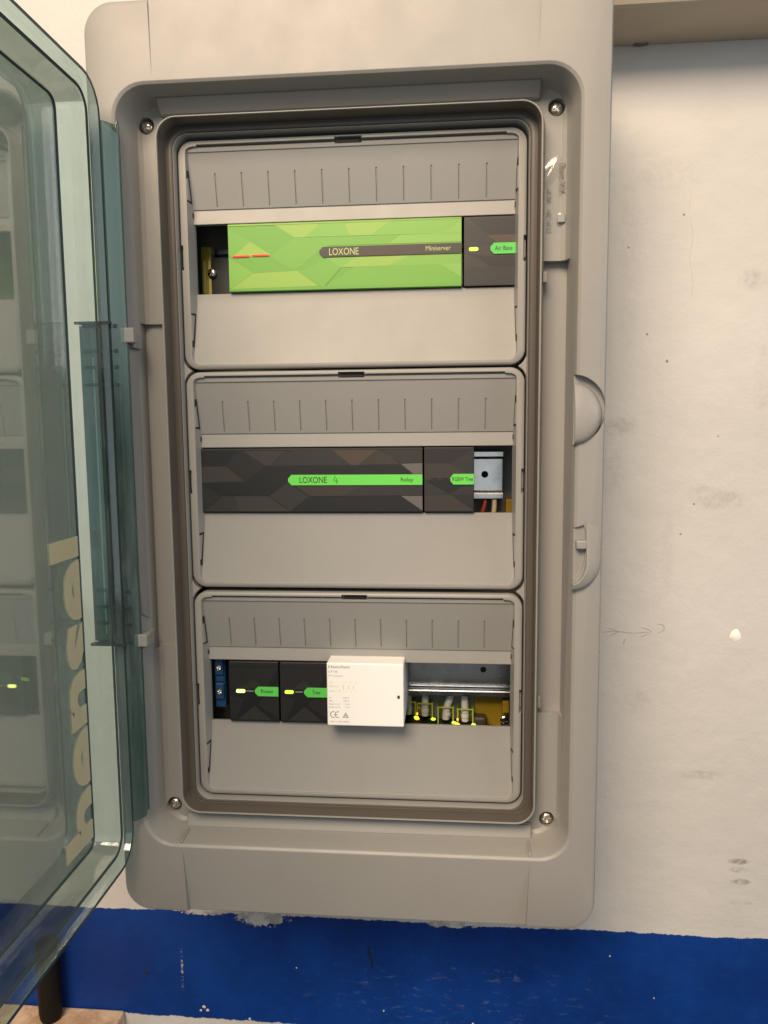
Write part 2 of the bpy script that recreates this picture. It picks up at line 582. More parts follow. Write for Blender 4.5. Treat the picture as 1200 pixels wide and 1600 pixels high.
# marks that stand on the wall
def stroke(name, pts, mat, r=0.35):
    bm = nb()
    tube(bm, [(x, -69.9, z) for x, z in pts], r, 6)
    return obj(name, bm, mat, wall)
pm = plain("pencil", (0.43, 0.405, 0.36), 0.7)
stroke("pencil_mark", [(184, -124), (196, -123.5), (207, -124.5), (219, -123.5)], pm, 0.3)
stroke("pencil_mark", [(189, -121), (196, -123.5), (190, -127)], pm, 0.3)
stroke("pencil_mark", [(214, -120), (221, -123), (214, -127.5)], pm, 0.3)
stroke("pencil_mark", [(226, -117), (230, -118), (231, -121.5), (226, -124.5)], pm, 0.3)
stroke("pencil_mark", [(202, -129), (200.5, -133.5)], pm, 0.3)
def speck(x, z, r, mat, name="speck", k=0.4):
    bm = nb()
    n = 11
    ring = [V(x + r * (0.7 + 0.5 * random.random()) * math.cos(2 * math.pi * i / n), -69.9, z + r * (0.7 + 0.5 * random.random()) * math.sin(2 * math.pi * i / n)) for i in range(n)]
    c = V(x, -70 + k, z)
    inner = [c + (p - V(x, -69.9, z)) * 0.55 for p in ring]
    loft(bm, [ring, inner], False, True)
    return obj(name, bm, mat, wall, smooth=40)
dk = plain("speck_dark", (0.27, 0.23, 0.19), 0.7)
for x, z, r in ((212, 103, 1.3), (227, 83, 1.5), (197, 166, 1.1), (250, -24, 1.2), (241, -47, 1.0), (266, 27, 0.8), (236, 188, 1.4)):
    speck(x, z, r * .75, dk, k=0.25)
speck(284, -125.5, 4.6, plain("plaster_white", (0.90, 0.87, 0.80), 0.6), "plaster_chip", 1.2)
stroke("hairline_crack", [(241, 205), (240, 190), (243, 172), (241, 158), (244, 142), (243, 128)], plain("crack", (0.58, 0.55, 0.50), 0.8), 0.18)
pc = plain("chip_pale", (0.66, 0.56, 0.46), 0.7)
for x, z, r in ((-146, -461, 1.5), (-143, -464, 1.4), (-149, -464.5, 1.2), (-106, -470, 1.3), (-64, -420, .7), (10, -455, .8), (85, -462, .9), (196, -395, .8), (232, -430, .7)):
    speck(x, z, r, pc, "paint_chip", 0.5)
dkb = plain("chip_dark", (0.004, 0.01, 0.03), 0.7)
stroke("dark_scrape", [(-2, -398), (-1, -405), (1, -411), (0, -416)], dkb, 0.9)
speck(-196, -432, 2.0, dkb, "dark_scrape")

# ------------------------------------------------------------------ the enclosure
BOXX = thing("distribution_box", "large grey plastic distribution box with its clear door swung open on the wall", "distribution box", (XO, -70, -300))
def ring(hw, hh, zc, r, d, n=8):
    return [V(x, d, z) for x, z in rrect(XO, zc, hw, hh, r, n)]
bm = nb()
L = [(154, 290, 0, 13, -66), (154, 290, 0, 13, -10), (150, 285, 0, 12, -6), (120, 232, 0, 12, -2), (115.3, 227.4, -.3, 10, 0.5), (115.3, 227.4, -.3, 10, 14), (115.5, 227.6, -.3, 10.2, 15),
     (115.7, 227.8, -.2, 10.4, 15.1), (115.9, 227.95, -.1, 10.5, 14.8), (116.0, 228.0, 0, 10.5, 11),
     (120.9, 231.7, 1, 12, 11), (121.1, 231.9, 1, 12, 27), (121.4, 232.1, 1, 12.4, 28.3), (122.2, 232.7, 1, 13, 28.3), (122.8, 233.2, 1, 13.4, 27), (123.4, 233.8, 1, 14, 18),
     (124.8, 235.2, .8, 15, 16), (135, 242, 0, 15, 15.6), (138, 244, 0, 16, 17.5), (140.3, 245.6, 0, 17.5, 23), (142, 247, 0, 19, 38.5), (142.8, 247.8, 0, 19.6, 40.8), (144.6, 249.4, 0, 21, 42),
     (157, 294, 0, 16, 42), (159.6, 296.6, 0, 18, 41), (161, 298, 0, 19, 37.5), (161.2, 298.2, 0, 19, 20), (158.5, 295, 0, 17, -69.5)]
loft(bm, [ring(*q) for q in L], True, True)
bmesh.ops.recalc_face_normals(bm, faces=bm.faces)
body = obj("body", bm, GREY, BOXX)
cut = []
# tapered faces above and below the door recess
for s in (1, -1):
    c = nb()
    x0, x1 = -116.8, 118.6
    fl = 1.0 if s > 0 else -2.0
    dt = 40.6 if s > 0 else 36.8
    a = [V(x0, 42.0, s * 251), V(x1, 42.0, s * 251), V(x1 + fl, dt, s * 300), V(x0 - fl, dt, s * 300)]
    b = [V(x0, 60, s * 251), V(x1, 60, s * 251), V(x1 + fl, 60, s * 300), V(x0 - fl, 60, s * 300)]
    va = [c.verts.new(p) for p in a]
    vb = [c.verts.new(p) for p in b]
    c.faces.new(va); c.faces.new(vb)
    for i in range(4):
        c.faces.new((va[i], va[(i + 1) % 4], vb[(i + 1) % 4], vb[i]))
    bmesh.ops.recalc_face_normals(c, faces=c.faces)
    cut.append(c)
c = nb(); box(c, 125.6, 141.2, 9.5, 25, -158, 140); cut.append(c)
c = nb(); box(c, -139.2, -124.6, 12.5, 25, -116, 106); cut.append(c)
for sx, sz in ((-131.6, 233.0), (132.4, 233.0), (-131.2, -232.2), (132.6, -233.8)):
    c = nb(); cyl(c, V(sx, 10.5, sz), V(sx, 24.5, sz), 5.2, 28); cut.append(c)
LZ1, LZ2 = 45.5, -44.0
c = nb()
prism(c, [(142.4 + 0.0, LZ1 + 21.4)] + [(141.2 + 20.4 * math.sin(math.radians(a)), LZ1 + 21.4 * math.cos(math.radians(a))) for a in range(8, 173, 6)] + [(142.4, LZ1 - 21.4)], 36.6, 60)
cut.append(c)
c = nb()
prism(c, [(143.4, -28), (149.5, -26), (150.6, -30), (150.6, -47), (148.5, -56), (143.4, -61)], 40.2, 60)
cut.append(c)
boolean(body, cut)
smooth_obj(body, 32)

# moulded bars inside the recess, top and bottom
for nm, poly in (("moulded_bar", [(27.5, 246.0), (19, 237.6), (15.0, 237.6), (15.0, 246.0)]), ("moulded_bar", [(22.0, -246.0), (21.4, -244), (17.8, -236.6), (15.0, -236.6), (15, -246.0)])):
    bm = nb()
    sideprism(bm, poly, -121, 122)
    es = [e for e in bm.edges]
    bmesh.ops.bevel(bm, geom=es, offset=0.8 * MM, segments=2, affect='EDGES')
    obj(nm, bm, GREY, BOXX, smooth=40)
for x in (-118, 119):
    bm = nb()
    sideprism(bm, [(40.4, -247.0), (38, -245.6), (25, -244.8), (25, -246.6)], x - 0.7, x + 0.7)
    obj("web", bm, GREY, BOXX)

# gasket in its groove
bm = nb()
G = [(116.1, 228.1, 0, 10.6, 11.2), (116.05, 228.05, 0, 10.6, 14.3), (116.4, 228.4, .1, 10.8, 14.7), (118.4, 229.8, .5, 11.4, 15.0), (120.3, 231.1, .9, 11.8, 14.8), (120.7, 231.5, 1, 12, 15.6), (120.8, 231.6, 1, 12, 26.0), (121.0, 231.8, 1, 12, 27.2)]
loft(bm, [ring(*q) for q in G])
bmesh.ops.recalc_face_normals(bm, faces=bm.faces)
obj("gasket", bm, GASKET, BOXX, smooth=50)

# little spandrels of the box frame between the rounded cover corners
PZ = [150.5, 0.0, -152.0]
for zc in (75.2, -76.0):
    for s in (1, -1):
        bm = nb()
        e = XO + s * 116.0
        pts = [(e, zc + 8.5), (e - s * 1.4, zc + 5.0), (e - s * 3.0, zc + 2.4), (e - s * 6.0, zc), (e - s * 3.0, zc - 2.4), (e - s * 1.4, zc - 5.0), (e, zc - 8.5)]
        prism(bm, pts, 1, 9.2)
        obj("spandrel", bm, GREY, BOXX)

# screws in the corners
for sx, sz, a in ((-131.6, 233.0, 20), (132.4, 233.0, 60), (-131.2, -232.2, 35), (132.6, -233.8, 80)):
    bm = nb()
    loops = []
    for r, d in ((4.4, 10.8), (4.4, 13.2), (4.0, 14.6), (2.9, 15.6), (1.5, 16.1), (0.4, 16.2)):
        loops.append([V(sx + r * math.cos(2 * math.pi * i / 24), d, sz + r * math.sin(2 * math.pi * i / 24)) for i in range(24)])
    loft(bm, loops, True, True)
    bmesh.ops.recalc_face_normals(bm, faces=bm.faces)
    so = obj("screw", bm, SCREWM, BOXX)
    cs = []
    for k in (0, 90):
        c = nb()
        box(c, sx - 2.6, sx + 2.6, 14.4, 20, sz - 0.55, sz + 0.55)
        bmesh.ops.rotate(c, verts=c.verts, cent=V(sx, 15, sz), matrix=Matrix.Rotation(math.radians(a + k), 3, 'Y'))
        cs.append(c)
    boolean(so, cs)
    smooth_obj(so, 35)

# latches on the right-hand side
def halfdome(name, cx, cz, rx, rz, f, mat, parent, amax=180):
    bm = nb()
    rows = []
    for i in range(0, 13):
        rho = i / 12
        row = []
        for j in range(0, 25):
            a = math.radians(amax * j / 24)
            x = cx + rx * rho * math.sin(a)
            z = cz + rz * rho * math.cos(a)
            row.append(bm.verts.new(V(x, f(rho, math.cos(a) * rho), z)))
        rows.append(row)
    for a, b in zip(rows, rows[1:]):
        for j in range(24):
            try:
                bm.faces.new((a[j], a[j + 1], b[j + 1], b[j]))
            except ValueError:
                pass
    # skirt down into the body, and the flat side facing the recess
    last = [bm.verts.new(V(cx + rx * math.sin(math.radians(amax * j / 24)), 32.5, cz + rz * math.cos(math.radians(amax * j / 24)))) for j in range(25)]
    for j in range(24):
        bm.faces.new((rows[-1][j], rows[-1][j + 1], last[j + 1], last[j]))
    bmesh.ops.remove_doubles(bm, verts=bm.verts, dist=1e-6)
    bmesh.ops.recalc_face_normals(bm, faces=bm.faces)
    return obj(name, bm, mat, parent, smooth=40)
halfdome("latch_knob", 142.4, LZ1 - 2.6, 17.0, 19.2, lambda r, u: 39.4 + 7.2 * math.sqrt(max(0, 1 - r * r)) - 2.4 * u, GREY, BOXX)
# second latch: a raised lip that starts upright and curls in at its foot, with a peg on its inner side
bm = nb()
inner = [(150.6, -23.5), (150.8, -30), (150.9, -38), (150.9, -46)] + [(142.6 + 8.3 * math.cos(math.radians(a)), -47.5 - 15.5 * math.sin(math.radians(a))) for a in (12, 25, 38, 51, 64, 77, 90)]
outer = [(157.5, -27), (159.6, -33), (160.2, -40), (160.4, -47)] + [(142.6 + 17.4 * math.cos(math.radians(a)), -48.5 - 18.6 * math.sin(math.radians(a))) for a in (12, 25, 38, 51, 64, 77, 90)]
rows = []
for t in (0, .08, .3, .6, .9, 1):
    row = []
    for k, (p, q) in enumerate(zip(inner, outer)):
        u = k / 10
        li, lo = 1.2 + 3.6 * min(1, u * 2.4), 0.1 + 3.6 * max(0, u - .3) ** .8
        lift = li + (lo - li) * t - (0.5 if t in (0, 1) else 0)
        row.append(bm.verts.new(V(p[0] + (q[0] - p[0]) * t, 42 + lift, p[1] + (q[1] - p[1]) * t)))
    rows.append(row)
for a, b in zip(rows, rows[1:]):
    for k in range(10):
        bm.faces.new((a[k], a[k + 1], b[k + 1], b[k]))
for edge in (rows[0], rows[-1]):
    low = [bm.verts.new(Vector((v.co.x, V(0, 38, 0).y, v.co.z))) for v in edge]
    for k in range(10):
        bm.faces.new((edge[k], edge[k + 1], low[k + 1], low[k]))
bmesh.ops.recalc_face_normals(bm, faces=bm.faces)
obj("latch_hook", bm, GREY, BOXX, smooth=40)
bm = nb()
box(bm, 144.6, 151.2, 40.0, 45.2, -41.0, -35.4, 1.0)
obj("latch_peg", bm, GREY, BOXX)

# catches in the right-hand channel, hinge strip in the left-hand one
bm = nb(); box(bm, 124.6, 127.6, 15, 20.5, 126, 133, 0.6); obj("catch", bm, GREY, BOXX)
bm = nb(); box(bm, 124.6, 127.0, 15, 20.5, -153, -145, 0.6); obj("catch", bm, GREY, BOXX)
bm = nb()
sideprism(bm, [(40.6, 86), (40.6, -70), (37, -88), (25.5, -94), (25.5, 88)], -142.6, -139.6)
bmesh.ops.bevel(bm, geom=bm.edges[:], offset=0.6 * MM, segments=2, affect='EDGES')
obj("hinge_strip", bm, GREY, BOXX, smooth=40)
bm = nb()
prism(bm, [(-153.5, 58), (-147, 80), (-144, 84), (-144, -72), (-147, -68), (-153.5, -46)], 42.2, 46.5)
bmesh.ops.bevel(bm, geom=bm.edges[:], offset=0.9 * MM, segments=2, affect='EDGES')
obj("hinge_leaf", bm, GREY, BOXX, smooth=40)
for z0, z1 in ((91, 100.5), (-108, -99.5)):
    bm = nb(); box(bm, -143.5, -134.5, 38, 45, z0, z1, 0.8); obj("hinge_tab", bm, COVER, BOXX)
    bm = nb(); box(bm, -141.5, -137.0, 25, 37.5, z0 - 2.5, z1 - 1, 0.8); obj("hinge_tab", bm, GREY, BOXX)

# clear sticker with rating print on the right ledge
bm = nb()
grid = []
for i in range(17):
    row = []
    for j in range(49):
        x, zz = 125.6 + 15 * i / 16, 158 + 47 * j / 48
        q = ((x - 128.5) * 0.82 - (zz - 193) * 0.57)
        w_ = math.exp(-(q / 2.6) ** 2) * math.exp(-(((x - 128.5) * .57 + (zz - 193) * .82) / 8.5) ** 2)
        w2 = math.exp(-((zz - 165) / 4) ** 2 - ((x - 137) / 3) ** 2)
        row.append(bm.verts.new(V(x, 16.1 + 1.7 * w_ + .8 * w2 + (0.9 if x > 138.4 else 0), zz)))
    grid.append(row)
for i in range(16):
    for j in range(48):
        bm.faces.new((grid[i][j], grid[i + 1][j], grid[i + 1][j + 1], grid[i][j + 1]))
st = obj("rating_sticker", bm, STICKER, BOXX, smooth=80)
text("rating_print", "Batt XX", 134.2, 138.0, 181, 199, 18.0, EMBOSS, BOXX, 0.01, 'down')
text("rating_print", "63A", 126.6, 129.6, 176, 184, 18.0, EMBOSS, BOXX, 0, 'down')
text("rating_print", "AC 4/13", 126.6, 129.6, 158.5, 171.5, 18.0, EMBOSS, BOXX, 0, 'down')
bm = nb(); box(bm, 133.4, 138.4, 17.6, 18.4, 163, 168, 0.5); obj("sticker_mark", bm, GREY, BOXX)

# ------------------------------------------------------------------ the glass door (child of the box, own sub-parts)
DX, DW = 203.0, 144.0
def dring(hd, hz, r, x, zc=-2.5):
    return [V(x, DX + a, z) for a, z in rrect(0, zc, hd, hz, r, 6)]
bm = nb()
D = [(138, 233.5, 8, -173.2), (142.5, 238, 9, -172.6), (144.2, 239.6, 10, -171), (145.5, 241, 12, -154), (147.2, 242.8, 14, -153.2), (150.5, 247, 18, -152.4), (152, 248.5, 20, -147.0),
     (151.6, 248.1, 20, -146.6), (149.6, 246.1, 18.5, -146.8), (148.8, 245.2, 18, -150.4), (145, 240.8, 13, -151.2), (143.3, 239, 11, -152), (141.4, 237.0, 7.6, -168.9), (140.5, 236, 7, -170.2)]
rows = loft(bm, [dring(*q) for q in D], True, True)
bmesh.ops.recalc_face_normals(bm, faces=bm.faces)
# slots: 0 glass panel, 1 tray walls, 2 dark edges
bm.faces.ensure_lookup_table()
for f in bm.faces:
    c = f.calc_center_median()
    x = c.x / MM
    f.material_index = 0 if x < -169.6 else 1
    if -147.1 < x < -146.5 or -151.75 < x < -151.45:
        f.material_index = 2
    if -169.6 < x < -168.9:
        f.material_index = 2
for f in bm.faces:
    x = f.calc_center_median().x / MM
    if len(f.verts) == 4 and -170.3 < x < -169.2:
        f.material_index = 2
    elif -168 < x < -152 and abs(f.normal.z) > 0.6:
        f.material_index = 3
door = obj("door", bm, [GLASS, GLASSWALL, GLASSEDGE, GLASSDARK], BOXX, smooth=40, label="clear tinted door of the box, swung open to the left")
# overlapping lip beside the hinge
bm = nb()
sideA = [(-147.2, 51.0), (-145.8, 51.4), (-139.2, 43.6), (-139.6, 42.8), (-141.2, 42.6)]
pts0 = [V(x, d, 222) for x, d in sideA]
pts1 = [V(x, d, -222) for x, d in sideA]
loft(bm, [[V(x - (1.6 if x > -142 else 0), d, 224) for x, d in sideA], [V(x, d, 218) for x, d in sideA], [V(x, d, -222) for x, d in sideA], [V(x - (1.6 if x > -142 else 0), d, -227) for x, d in sideA]], True, True)
bmesh.ops.recalc_face_normals(bm, faces=bm.faces)
obj("door_lip", bm, FLANGE, door)
bm = nb()
tube(bm, [(-140.6, 43.4, 222), (-139.0, 43.0, 216), (-139.0, 43.0, 100), (-139.0, 43.0, -100), (-139.0, 43.0, -222)], 0.55, 6)
obj("lip_edge", bm, GLASSEDGE, door)
# hinge block seen through the tray wall
bm = nb(); box(bm, -168, -144.5, 46.8, 49.4, -103, 101.5, 0.5)
obj("hinge_block", bm, HINGEGLASS, door)
for z in (101, 85.5, 75.5, 64.5, -68.5, -79.5, -90.5, -102.8):
    bm = nb(); box(bm, -165.5, -142.5, 49.45, 50.6, z - 1.1, z + 1.1, 0.3)
    obj("hinge_rib", bm, GLASSEDGE, door)
bm = nb(); tube(bm, [(-159.5, 49.7, 82), (-159.5, 49.7, 20), (-159.5, 49.7, -40), (-159.5, 49.7, -98)], 0.45, 6)
obj("hinge_highlight", bm, plain("highlight_aqua", (0.25, 0.50, 0.46), 0.2), door)  # bright highlight along the hinge, put in as a pale aqua tube
for z in (42, -20, -64):
    bm = nb(); box(bm, -160, -148.0, 49.45, 50.0, z - 0.4, z + 0.4)
    obj("hinge_web", bm, FLANGE, door)
bm = nb(); box(bm, -168.5, -145.5, 50, 54.5, 101.8, 103.4); obj("hinge_end", bm, GLASSEDGE, door)
bm = nb(); box(bm, -168.5, -145.5, 50, 54.5, -104.8, -103.2); obj("hinge_end", bm, GLASSEDGE, door)
# big lettering on the door, cut off by the tray corner
text("door_lettering", "hensel", 47.5, 97, -232.5, -31, -169.7, PRINT_CREAM, door, 0.035, 'door', clip=61)

# ------------------------------------------------------------------ cover plates
def make_cover(label):
    t = thing("cover_plate", label, "cover plate", (XO, 0, -74.6), "grey cover plates stacked in the box")
    hw, hh = 114.5, 74.5
    bm = nb()
    lp = [(hw - 1.4, hh - 1.4, 0, 9, -2.5), (hw, hh, 0, 10, -2.0), (hw, hh, 0, 10, 8.6), (hw - .5, hh - .5, 0, 9.6, 9.7), (hw - 1.6, hh - 1.6, 0, 8.8, 10.3)]
    loft(bm, [ring(*q) for q in lp], True, True)
    bmesh.ops.recalc_face_normals(bm, faces=bm.faces)
    plate = obj("plate", bm, COVER, t)
    cut = []
    # funnel-shaped hollow: label slope above, blank slope below
    c = nb()
    x0, x1 = XO - 107.4, XO + 107.4
    lx = lambda d: XO - 107.4 - 0.16 * max(d, 0)
    rx = lambda d: XO + 107.4 + 0.16 * max(d, 0)
    poly = [(30, 70.6), (8.6, 70.6), (8.2, 67.6), (7.4, 67.2), (1.3, 32.6), (0.5, 32.2), (1.5, 23.0), (0.2, 22.9), (0.2, -23.1), (0.7, -30.4), (8.6, -71.2), (30, -71.2)]
    a, b = sideprism(c, poly, lx, rx)
    # round the four corners: the edges that run out of the hollow along its side walls
    ce = [e for e in c.edges if e.calc_length() > 0.02 and abs(e.verts[0].co.z - e.verts[1].co.z) < 1e-6 and abs(e.verts[0].co.x - e.verts[1].co.x) < 0.02]
    bmesh.ops.bevel(c, geom=ce, offset=5.5 * MM, segments=5, affect='EDGES', profile=0.5)
    cut.append(c)
    c = nb(); box(c, x0, x1, -20, 20, -23.0, 22.8); cut.append(c)
    boolean(plate, cut)
    cut = []
    ticks = nb()
    for i in range(11):
        x = -90 + 18 * i
        a0 = (2.1, 33.8); a1 = (5.9, 54.6)
        pv = []
        for xx in (x - 0.42, x + 0.42):
            pv.append([ticks.verts.new(V(xx, d, z)) for d, z in ((a0[0] - 1.3, a0[1]), (a1[0] - 1.3, a1[1]), (a1[0] + 6, a1[1]), (a0[0] + 6, a0[1]))])
        fs = [ticks.faces.new(pv[0]), ticks.faces.new(pv[1])]
        for k in range(4):
            fs.append(ticks.faces.new((pv[0][k], pv[0][(k + 1) % 4], pv[1][(k + 1) % 4], pv[1][k])))
    bmesh.ops.recalc_face_normals(ticks, faces=ticks.faces)
    cut.append(ticks)
    # undercut below the label slope, notch in the top border, notches in the side borders
    
    c = nb(); box(c, x0 + 6, x1 - 6, 6.0, 12, 70.2, 71.6); cut.append(c)
    c = nb(); box(c, -8.6, 9.2, 5, 14, 69.3, 73.0); cut.append(c)
    for s in (-1, 1):
        c = nb(); box(c, XO + s * 115.2 - 2.6, XO + s * 115.2 + 2.6, 4, 14, -8.6, 7.6); cut.append(c)
    boolean(plate, cut)
    bs = nb()
    bs.from_mesh(plate.data)
    o_ = off(t)
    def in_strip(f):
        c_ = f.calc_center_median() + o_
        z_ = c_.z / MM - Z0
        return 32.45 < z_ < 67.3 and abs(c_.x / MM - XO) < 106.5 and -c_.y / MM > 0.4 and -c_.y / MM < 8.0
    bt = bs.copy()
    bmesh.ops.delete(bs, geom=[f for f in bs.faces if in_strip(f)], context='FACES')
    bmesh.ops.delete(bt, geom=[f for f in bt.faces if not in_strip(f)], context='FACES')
    bs.to_mesh(plate.data)
    bs.free()
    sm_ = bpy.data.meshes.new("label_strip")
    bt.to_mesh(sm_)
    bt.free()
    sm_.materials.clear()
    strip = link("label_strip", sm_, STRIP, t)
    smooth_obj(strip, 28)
    smooth_obj(plate, 28)
    bm = nb(); box(bm, -7.2, 7.8, 4.2, 7.6, 69.6, 72.4, 0.4); obj("top_slot", bm, GAPSHADE, t)
    for s in (-1, 1):
        bm = nb(); box(bm, XO + s * 113.6 - 0.7, XO + s * 113.6 + 0.7, 2.0, 6.5, -6.0, 5.4, 0.3); obj("side_catch", bm, COVER, t)
    # clip windows in the two side walls: dark slab for the shaded opening, with a pale tongue
    for s in (-1, 1):
        def wl(k):
            return lambda d: XO + s * (107.4 + 0.16 * max(d, 0) + k)
        for nm, poly, m, k in (("clip_window", [(9.4, 56.0), (9.4, 36.2), (3.0, 35.8), (6.7, 56.4)], GAPSHADE, -0.2), ("clip_tongue", [(9.6, 50.5), (9.6, 37.2), (5.2, 37.2), (7.9, 51.5)], COVER, -0.4),
                               ("clip_window", [(9.4, -36.5), (9.4, -59.0), (6.8, -59.4), (2.9, -36.2)], GAPSHADE, -0.2), ("clip_tongue", [(9.6, -38.0), (9.6, -55.0), (8.4, -55.0), (5.0, -37.8)], COVER, -0.4)):
            bm = nb()
            sideprism(bm, poly, wl(k), wl(1.0))
            obj(nm, bm, m, t)
        bm = nb()
        xw = XO + s * 107.7
        box(bm, xw - 0.4, xw + 0.3, 1.4, 3.0, 27.2, 30.4)
        obj("pin_hole", bm, GAPSHADE, t)
    # faint square mark at the lower right corner, moulding seam in the middle of the blank
    bm = nb()
    def sl(z): return 0.7 + (8.6 - 0.7) * (-30.4 - z) / 40.8
    q6 = [V(x, sl(z_) + .08, z_) for x, z_ in ((94.3, -61.6), (105.5, -61.6), (105.5, -61.95), (94.65, -61.95), (94.65, -69.5), (94.3, -69.5))]
    bm.faces.new([bm.verts.new(q) for q in q6])
    obj("moulded_mark", bm, GREY, t)
    bm = nb()
    for q in range(1):
        xm = 2.4
        p = [V(xm - .25, sl(-31.5) + .06, -31.5), V(xm + .25, sl(-31.5) + .06, -31.5), V(xm + .25, sl(-70) + .06, -70), V(xm - .25, sl(-70) + .06, -70)]
        bm.faces.new([bm.verts.new(q_) for q_ in p])
    obj("mould_seam", bm, GREY, t)
    return t
cov = make_cover("grey cover plate of the middle row, around the long black faceted relay module")
CLAB = {0: "grey cover plate of the top row, around the bright green module", 2: "grey cover plate of the bottom row, around the white box"}
for k in (0, 2):
    c = cov.copy()
    COL.objects.link(c)
    c.location = cov.location + Vector((0, 0, PZ[k] * MM))
    c['label'] = CLAB[k]
    for ch in cov.children:
        e = ch.copy()
        COL.objects.link(e)
        e.parent = c

# ------------------------------------------------------------------ mounting rails
def rail(row, x0, x1, holes, label):
    z = PZ[row]
    t = thing("mounting_rail", label, "mounting rail", ((x0 + x1) / 2, -54, z - 17.5), "steel mounting rails behind the modules")
    up_ = [(-45.4, 17.5), (-45.2, 17.2), (-45.2, 13.9), (-45.6, 13.0), (-46.4, 12.6), (-51.6, 12.6), (-52.3, 12.3), (-52.6, 11.6)]
    dn_ = [(d, -q) for d, q in reversed(up_)]
    prof = up_ + dn_ + [(-46.2, -17.5), (-46.2, -13.6), (-53.6, -13.6), (-53.6, 13.6), (-46.2, 13.6), (-46.2, 17.5)]
    bm = nb()
    sideprism(bm, [(d, z + q) for d, q in prof], x0, x1)
    o = obj("rail", bm, STEEL, t)
    cs = []
    for hx, hz, r in holes:
        c = nb(); cyl(c, V(hx, -60, z + hz), V(hx, -48, z + hz), r, 20); cs.append(c)
    if cs:
        boolean(o, cs)
    for hx, hz, r in holes:
        bm = nb(); cyl(bm, V(hx, -56, z + hz), V(hx, -54.2, z + hz), r + 1.5, 20); obj("rail_hole", bm, GAPSHADE, t)
    return t
rail(0, -113, 112, [], "zinc mounting rail behind the green module in the top row")
rail(1, -112, 105, [(92, 0.2, 2.6)], "zinc mounting rail with a round hole at the right of the middle row")
rail(2, -112, 114, [(91.6, 1.5, 2.3)], "zinc mounting rail above the network plugs in the bottom row")

# ------------------------------------------------------------------ modules
def facet_sheet(name, polys, mats, fmap, d, parent):
    bm = nb()
    keys = list(mats.keys())
    for i, (k, pts) in enumerate(polys):
        dd = d + 0.02 * i
        f = bm.faces.new([bm.verts.new(V(*((fmap(px, py)[0]), dd, fmap(px, py)[1]))) for px, py in pts])
        f.material_index = keys.index(k)
        if f.normal.y > 0:
            pass
    bm.normal_update()
    for f in bm.faces:
        if f.normal.y > 0:
            f.normal_flip()
    return obj(name, bm, [mats[k] for k in keys], parent)

def module(name, label, cat, x0, x1, row, mat, d1=3.0, group=None, z0=-22.4, z1=22.2):
    z = PZ[row]
    t = thing(name, label, cat, ((x0 + x1) / 2, -44, z + z0), group)
    bm = nb()
    box(bm, x0, x1, -44, d1, z + z0, z + z1, 0.7, 2)
    obj("case", bm, mat, t)
    return t, z

def hexband(bm, x0, x1, z0, z1, tip, d):
    zm = (z0 + z1) / 2
    pts = [(x0, zm + 0.16 * (z1 - z0)), (x0 + tip, z1), (x1, z1), (x1, z0), (x0 + tip, z0), (x0, zm - 0.16 * (z1 - z0))]
    prism(bm, pts, d - 0.3, d)
    return bm

def pill(name, x0, x1, zc, h, d, mat, parent):
    bm = nb()
    prism(bm, rrect((x0 + x1) / 2, zc, (x1 - x0) / 2, h / 2, h / 2 * 0.98, 4), d - 0.5, d)
    return obj(name, bm, mat, parent)

# green controller, top row
t, z = module("control_module", "wide bright green faceted module with red lit dashes in the top row", "control module", -83.2, 73.8, 0, GF['m'])
def G1(X, Y):                     # pattern units -> mm on the face
    return (-83.0 + (X - 300) / 1614 * 156.6, z + 21.6 - (Y - 135) / 470 * 43.6)
def G2(X, Y):                     # right half pattern
    return G1(X * 1.0740 + 1110.5, Y * 1.074 - 5 + (1914 - (X * 1.074 + 1110.5)) * 0.025)
polys = [('d', [(300, 135), (1914, 135), (1914, 605), (300, 605)]),
         ('m', [(300, 160), (455, 255), (340, 350), (300, 345)]),
         ('y', [(455, 255), (600, 352), (325, 362)]),
         ('l', [(300, 372), (335, 390), (470, 475), (320, 580), (300, 585)]),
         ('y', [(470, 480), (785, 470), (945, 580), (310, 588)]),
         ('m', [(600, 352), (770, 240), (930, 240), (1010, 300), (930, 345), (760, 470), (640, 400)]),
         ('y', [(620, 138), (960, 138), (830, 236), (770, 238)]),
         ('l', [(960, 138), (1914, 138), (1914, 240), (830, 236)]),
         ('y', [(1120, 150), (1440, 138), (1300, 235), (1150, 235)]),
         ('m', [(880, 240), (1500, 240), (1420, 300), (980, 300)]),
         ('x', [(1500, 240), (1914, 240), (1914, 300), (1420, 300)]),
         ('l', [(980, 385), (1914, 380), (1914, 450), (1090, 455)]),
         ('y', [(1090, 455), (1200, 385), (1560, 385), (1420, 450)]),
         ('m', [(1180, 455), (1914, 450), (1914, 600), (960, 600)]),
         ('m', [(1000, 390), (1090, 455), (960, 600), (800, 480)]),
         ('x', [(1914, 160), (1780, 240), (1914, 240)]),
         ('x', [(1770, 450), (1914, 450), (1914, 545)]),
         ('y', [(300, 135), (1914, 135), (1914, 141), (300, 145)]),  # light on the top bevel, painted as a lime strip
         ('d', [(300, 590), (960, 583), (1914, 583), (1914, 605), (300, 605)])]  # shade on the lower bevel, painted as a deep green strip
facet_sheet("facet_face", polys, GF, G1, 3.06, t)
bm = nb()
hexband(bm, -20.8, 73.4, z - 1.2, z + 5.4, 2.4, 3.9)
obj("name_band", bm, plain("band_dark", (0.045, 0.034, 0.026), 0.45), t)
text("band_lettering", "LOXONE", -14.2, 5.6, z - .2, z + 4.4, 3.96, plain("print_lime", (0.42, 0.52, 0.20), 0.5), t, 0.004)
text("band_lettering", "Miniserver", 50.2, 66.6, z + 0.9, z + 4.0, 3.96, plain("print_lime_thin", (0.42, 0.52, 0.20), 0.5), t, 0.0)
pill("indicator", -80.2, -68.6, z + 0.9, 1.1, 3.9, LEDR, t)
